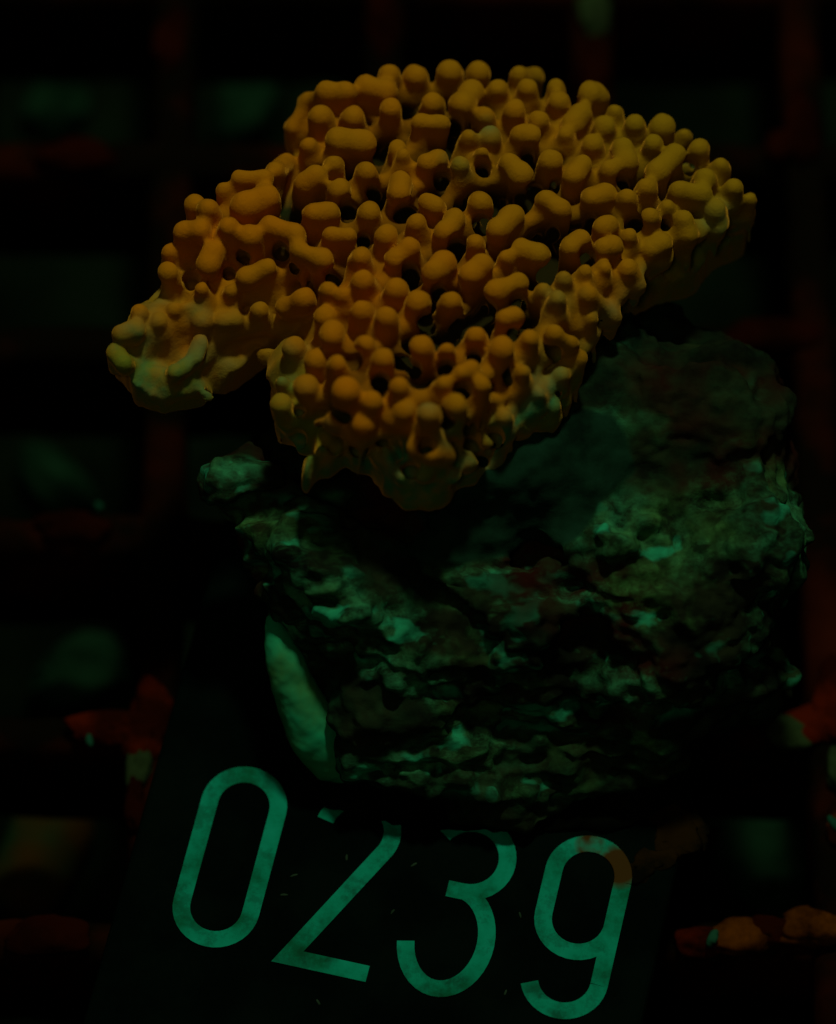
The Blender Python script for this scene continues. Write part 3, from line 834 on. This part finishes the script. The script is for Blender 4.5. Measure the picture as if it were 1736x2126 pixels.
coral = empty('coral_colony', 'orange knobbly coral with green rim on top of the rock', 'coral')
fid = np.median(ids[Q], axis=1).astype(int)
fid[(ids[Q] == 0).sum(1) >= 2] = 0
# every part one connected piece: faces of a stray patch go to the base plate
eq = np.concatenate([Q[:, [0, 1]], Q[:, [1, 2]], Q[:, [2, 3]], Q[:, [3, 0]]]); eq.sort(axis=1)
ef = np.tile(np.arange(len(Q)), 4); key = eq[:, 0].astype(np.int64) * len(V) + eq[:, 1]
od = np.argsort(key, kind='stable'); k2, f2 = key[od], ef[od]
m2 = k2[:-1] == k2[1:]; fa_, fb_ = f2[:-1][m2], f2[1:][m2]
def pieces():
    same = fid[fa_] == fid[fb_]; A_, B_ = fa_[same], fb_[same]
    lab = np.arange(len(Q))
    for _ in range(300):
        old = lab.copy(); mn = np.minimum(lab[A_], lab[B_])
        np.minimum.at(lab, A_, mn); np.minimum.at(lab, B_, mn); lab = lab[lab]
        if (old == lab).all(): break
    return lab
lab = pieces(); cnts = np.bincount(lab, minlength=len(Q))
bestp = {}
for l in np.unique(lab):
    w = fid[l]
    if w not in bestp or cnts[l] > cnts[bestp[w]]: bestp[w] = l
good = np.isin(lab, list(bestp.values()))
fid[~good & (fid != 0)] = 0
for w, v, q, n, u in split_mesh(V, Q, N, fid, range(len(hill) + FL + 1)):
    o = mesh_obj('base_plate' if w == 0 else ('hillock' if w <= len(hill) else 'flute'), v, q, M['coral'], coral, True, n)
    set_attr(o, 'margin', margin[u]); set_attr(o, 'olive', olive[u]); set_attr(o, 'valley_shade', valley_shade[u])

# ---------------------------------------------------------------- the rock
RF = Field((-13.5, -27.0, 4.4), (25.5, 22, 22.5), 0.17)
rock = empty('rock', 'rough dark rock with pale green crust glued to the plate', 'rock')
ROT = lambda rx, ry, rz: Matrix.Rotation(rz, 4, 'Z') @ Matrix.Rotation(ry, 4, 'Y') @ Matrix.Rotation(rx, 4, 'X')
def E(px, py, z, r, rot=(0, 0, 0), k=1.2, idn=1, power=2.4):
    RF.ellipsoid(at(px, py, z), r, ROT(*[math.radians(a) for a in rot]), k, idn, power)
# ids: 1 body, 2 layered front, 3 smooth slab, 4 knob, 5 ledge, 6 dim back part
E(1090, 1150, 10, (12.5, 10, 5.4), idn=1)
E(980, 800, 13.5, (10.5, 9, 5.5), idn=6)
E(1390, 1200, 12.2, (6.4, 7.0, 5.6), (10, 20, -25), idn=1)
E(1515, 1060, 13, (3.6, 5.6, 4.6), (0, 10, 10), idn=1)
E(1460, 910, 13.5, (4.8, 6.0, 4.6), (0, 0, 15), idn=6)
E(1370, 830, 14.5, (4.0, 4.2, 3.8), idn=6)
E(1150, 1308, 9.4, (11.0, 4.4, 3.7), (0, 0, -4), idn=2)
E(1020, 1255, 13.2, (6.0, 2.6, 1.6), (12, 0, -6), .7, 2)
E(1130, 1205, 15.2, (6.8, 2.6, 1.4), (10, 0, 4), .7, 2)
E(860, 1330, 12.6, (3.9, 3.2, 3.0), idn=4, k=.6)
E(700, 1215, 12.3, (3.8, 4.2, 4.4), (0, -10, -20), idn=2)
E(600, 1130, 13.5, (2.6, 2.2, 2.0), idn=2, k=.8)
E(515, 960, 15.0, (.9, 1.8, 1.7), (0, 0, -25), idn=1)
E(600, 1000, 12.5, (1.7, 3.2, 3.0), idn=6)
E(1110, 1030, 16.4, (6.6, 4.6, 1.9), (24, 4, 10), .4, 3, 3.2)
E(1290, 880, 17.2, (6.0, 3.2, 1.6), (16, 8, -18), .5, 6, 3.0)
E(985, 1535, 7.6, (6.6, 2.9, 2.5), (0, 0, -8), .8, 5)
E(1130, 1585, 6.9, (4.8, 2.1, 2.2), (0, 0, 6), .8, 5)
E(1300, 1540, 7.4, (2.0, 1.9, 2.0), idn=5, k=.5)
E(1130, 1400, 10.6, (7.2, 1.1, .9), (0, 0, -3), .5, 2)
E(1230, 1440, 9.4, (5.6, 1.0, .8), (0, 0, 3), .5, 2)
E(1420, 1370, 8.5, (4.2, 4.5, 3.6), (0, 0, 20), idn=6)
E(1090, 1450, 6.6, (9.0, 6.0, 2.2), idn=6)
E(775, 1440, 9.0, (2.9, 3.4, 4.2), (0, 0, 15), .8, 6)
E(655, 1605, 5.8, (1.3, .8, .8), (0, 0, -35), .5, 6)
E(790, 1560, 7.0, (2.6, 2.0, 2.0), (0, 0, -10), .8, 5)
G = np.stack(np.meshgrid(*RF.ax, indexing='ij'), -1)
near = np.abs(RF.D) < 3.0
P = G[near]; del G
RF.D[near] += 1.0 * noise(P, 4.2, 1.0) + .5 * noise(P * np.array([.6, 1, 1.7]), 1.9, 5.0)
V, Q, ids = surface_nets(RF)
V = relax(V, Q, 1, .5)
N = vnormals(V, Q)
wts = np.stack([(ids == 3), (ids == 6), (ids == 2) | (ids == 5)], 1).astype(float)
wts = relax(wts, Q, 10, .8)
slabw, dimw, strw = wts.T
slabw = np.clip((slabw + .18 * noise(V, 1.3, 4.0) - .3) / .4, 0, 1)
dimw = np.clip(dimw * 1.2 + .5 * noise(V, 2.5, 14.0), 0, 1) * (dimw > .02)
for px, py, z, r in ((790, 1140, 14, 4.2), (880, 1210, 13, 3.0), (1330, 1010, 16, 3.0), (1450, 940, 16, 3.0), (560, 1010, 14, 2.2), (515, 960, 15.5, 2.2)):  # left blobs paint the coral's shadow onto the rock; right ones dark red patches
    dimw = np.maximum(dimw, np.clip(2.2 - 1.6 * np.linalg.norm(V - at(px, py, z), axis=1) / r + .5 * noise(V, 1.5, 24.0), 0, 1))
sm = (1 - .85 * slabw) * (1 - .3 * dimw); st = .35 + .65 * strw
sy = V * np.array([.45, 1.2, 2.3])
grain = cells(V, 1.15, 3.0); grain2 = cells(V, .55, 9.0)
disp = (.45 * (.55 - grain) + .36 * (.5 - grain2) + .30 * noise(V, .8, 9.0) + .14 * noise(V, .38, 2.0)) * sm + st * .34 * (1 - 2.2 * np.abs(noise(sy, 1.5, 7.0))) * sm
disp -= 1.3 * np.clip(noise(V, 1.5, 21.0) - .3, 0, 1) * sm + .8 * np.clip(noise(V, .8, 31.0) - .35, 0, 1) * sm
disp += (.34 * noise(V, 1.8, 3.0) + .2 * noise(V, .6, 3.0)) * slabw
V = V + N * disp[:, None]
V[:, 2] = np.maximum(V[:, 2], PZ - .25)
V = relax(V, Q, 2, .5)
N = vnormals(V, Q)
fid = np.median(ids[Q], axis=1).astype(int); fid[fid == 0] = 1
names = {1: 'porous_crust', 2: 'layered_face', 3: 'smooth_slab', 4: 'rounded_knob', 5: 'lower_ledge', 6: 'dark_flank'}
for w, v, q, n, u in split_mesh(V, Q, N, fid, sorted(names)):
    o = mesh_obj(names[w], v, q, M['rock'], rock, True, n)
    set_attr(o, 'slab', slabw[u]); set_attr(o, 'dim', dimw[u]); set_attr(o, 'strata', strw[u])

# pale putty wedge at the lower left of the rock, and the black glue round its foot
PF = Field((-13, -28, 4.4), (0, -1, 18), 0.14)
path = [(562, 1285, 12.4, .35), (590, 1370, 11.4, .75), (618, 1450, 9.8, 1.15), (650, 1520, 8.2, 1.35), (690, 1578, 6.8, 1.0), (738, 1606, 5.7, .45)]
pa = np.array(path); tt = np.linspace(0, len(path) - 1, 26)
path = [tuple(np.interp(t, range(len(pa)), pa[:, k]) for k in range(4)) for t in tt]
for a, b in zip(path[:-1], path[1:]):
    PF.cone(at(*a[:3]), at(*b[:3]), a[3], b[3], .5, 1)
V, Q, ids = surface_nets(PF); V = relax(V, Q, 12, .5); N = vnormals(V, Q)
V = V + N * (.12 * noise(V, 2.0, 3.0) + .07 * noise(V, .7, 8.0) + .03 * noise(V, .3, 2.0))[:, None]
mesh_obj('putty_wedge', V, Q, M['smear'], rock)

GF = Field((-14, -28, 4.2), (19, -6, 9), 0.17)
for px, py, rx, ry, rz in [(760, 1630, 1.5, 1.2, .6), (830, 1648, 2.2, 1.1, .5), (900, 1660, 2.6, 1.2, .6), (985, 1664, 2.6, 1.0, .5), (1060, 1666, 2.4, 1.0, .5), (1170, 1650, 2.6, 1.5, .6), (1290, 1600, 3.6, 3.0, .6), (700, 1590, 1.2, 1.5, .6), (1000, 1560, 9.5, 2.6, 1.0)]:
    GF.ellipsoid(at(px, py, PZ), (rx, ry, rz), None, .9, 1)
V, Q, ids = surface_nets(GF); V = relax(V, Q, 2, .5); N = vnormals(V, Q)
V = V + N * (.22 * noise(V, 1.4, 13.0) + .1 * noise(V, .5, 4.0))[:, None]
mesh_obj('glue_foot', V, Q, M['glue'], rock)
lump('orange_speck', at(1457, 1254, 15.6), (.16, .18, .2), M['speck'], rock, 0, .3, 1, 8, 10)
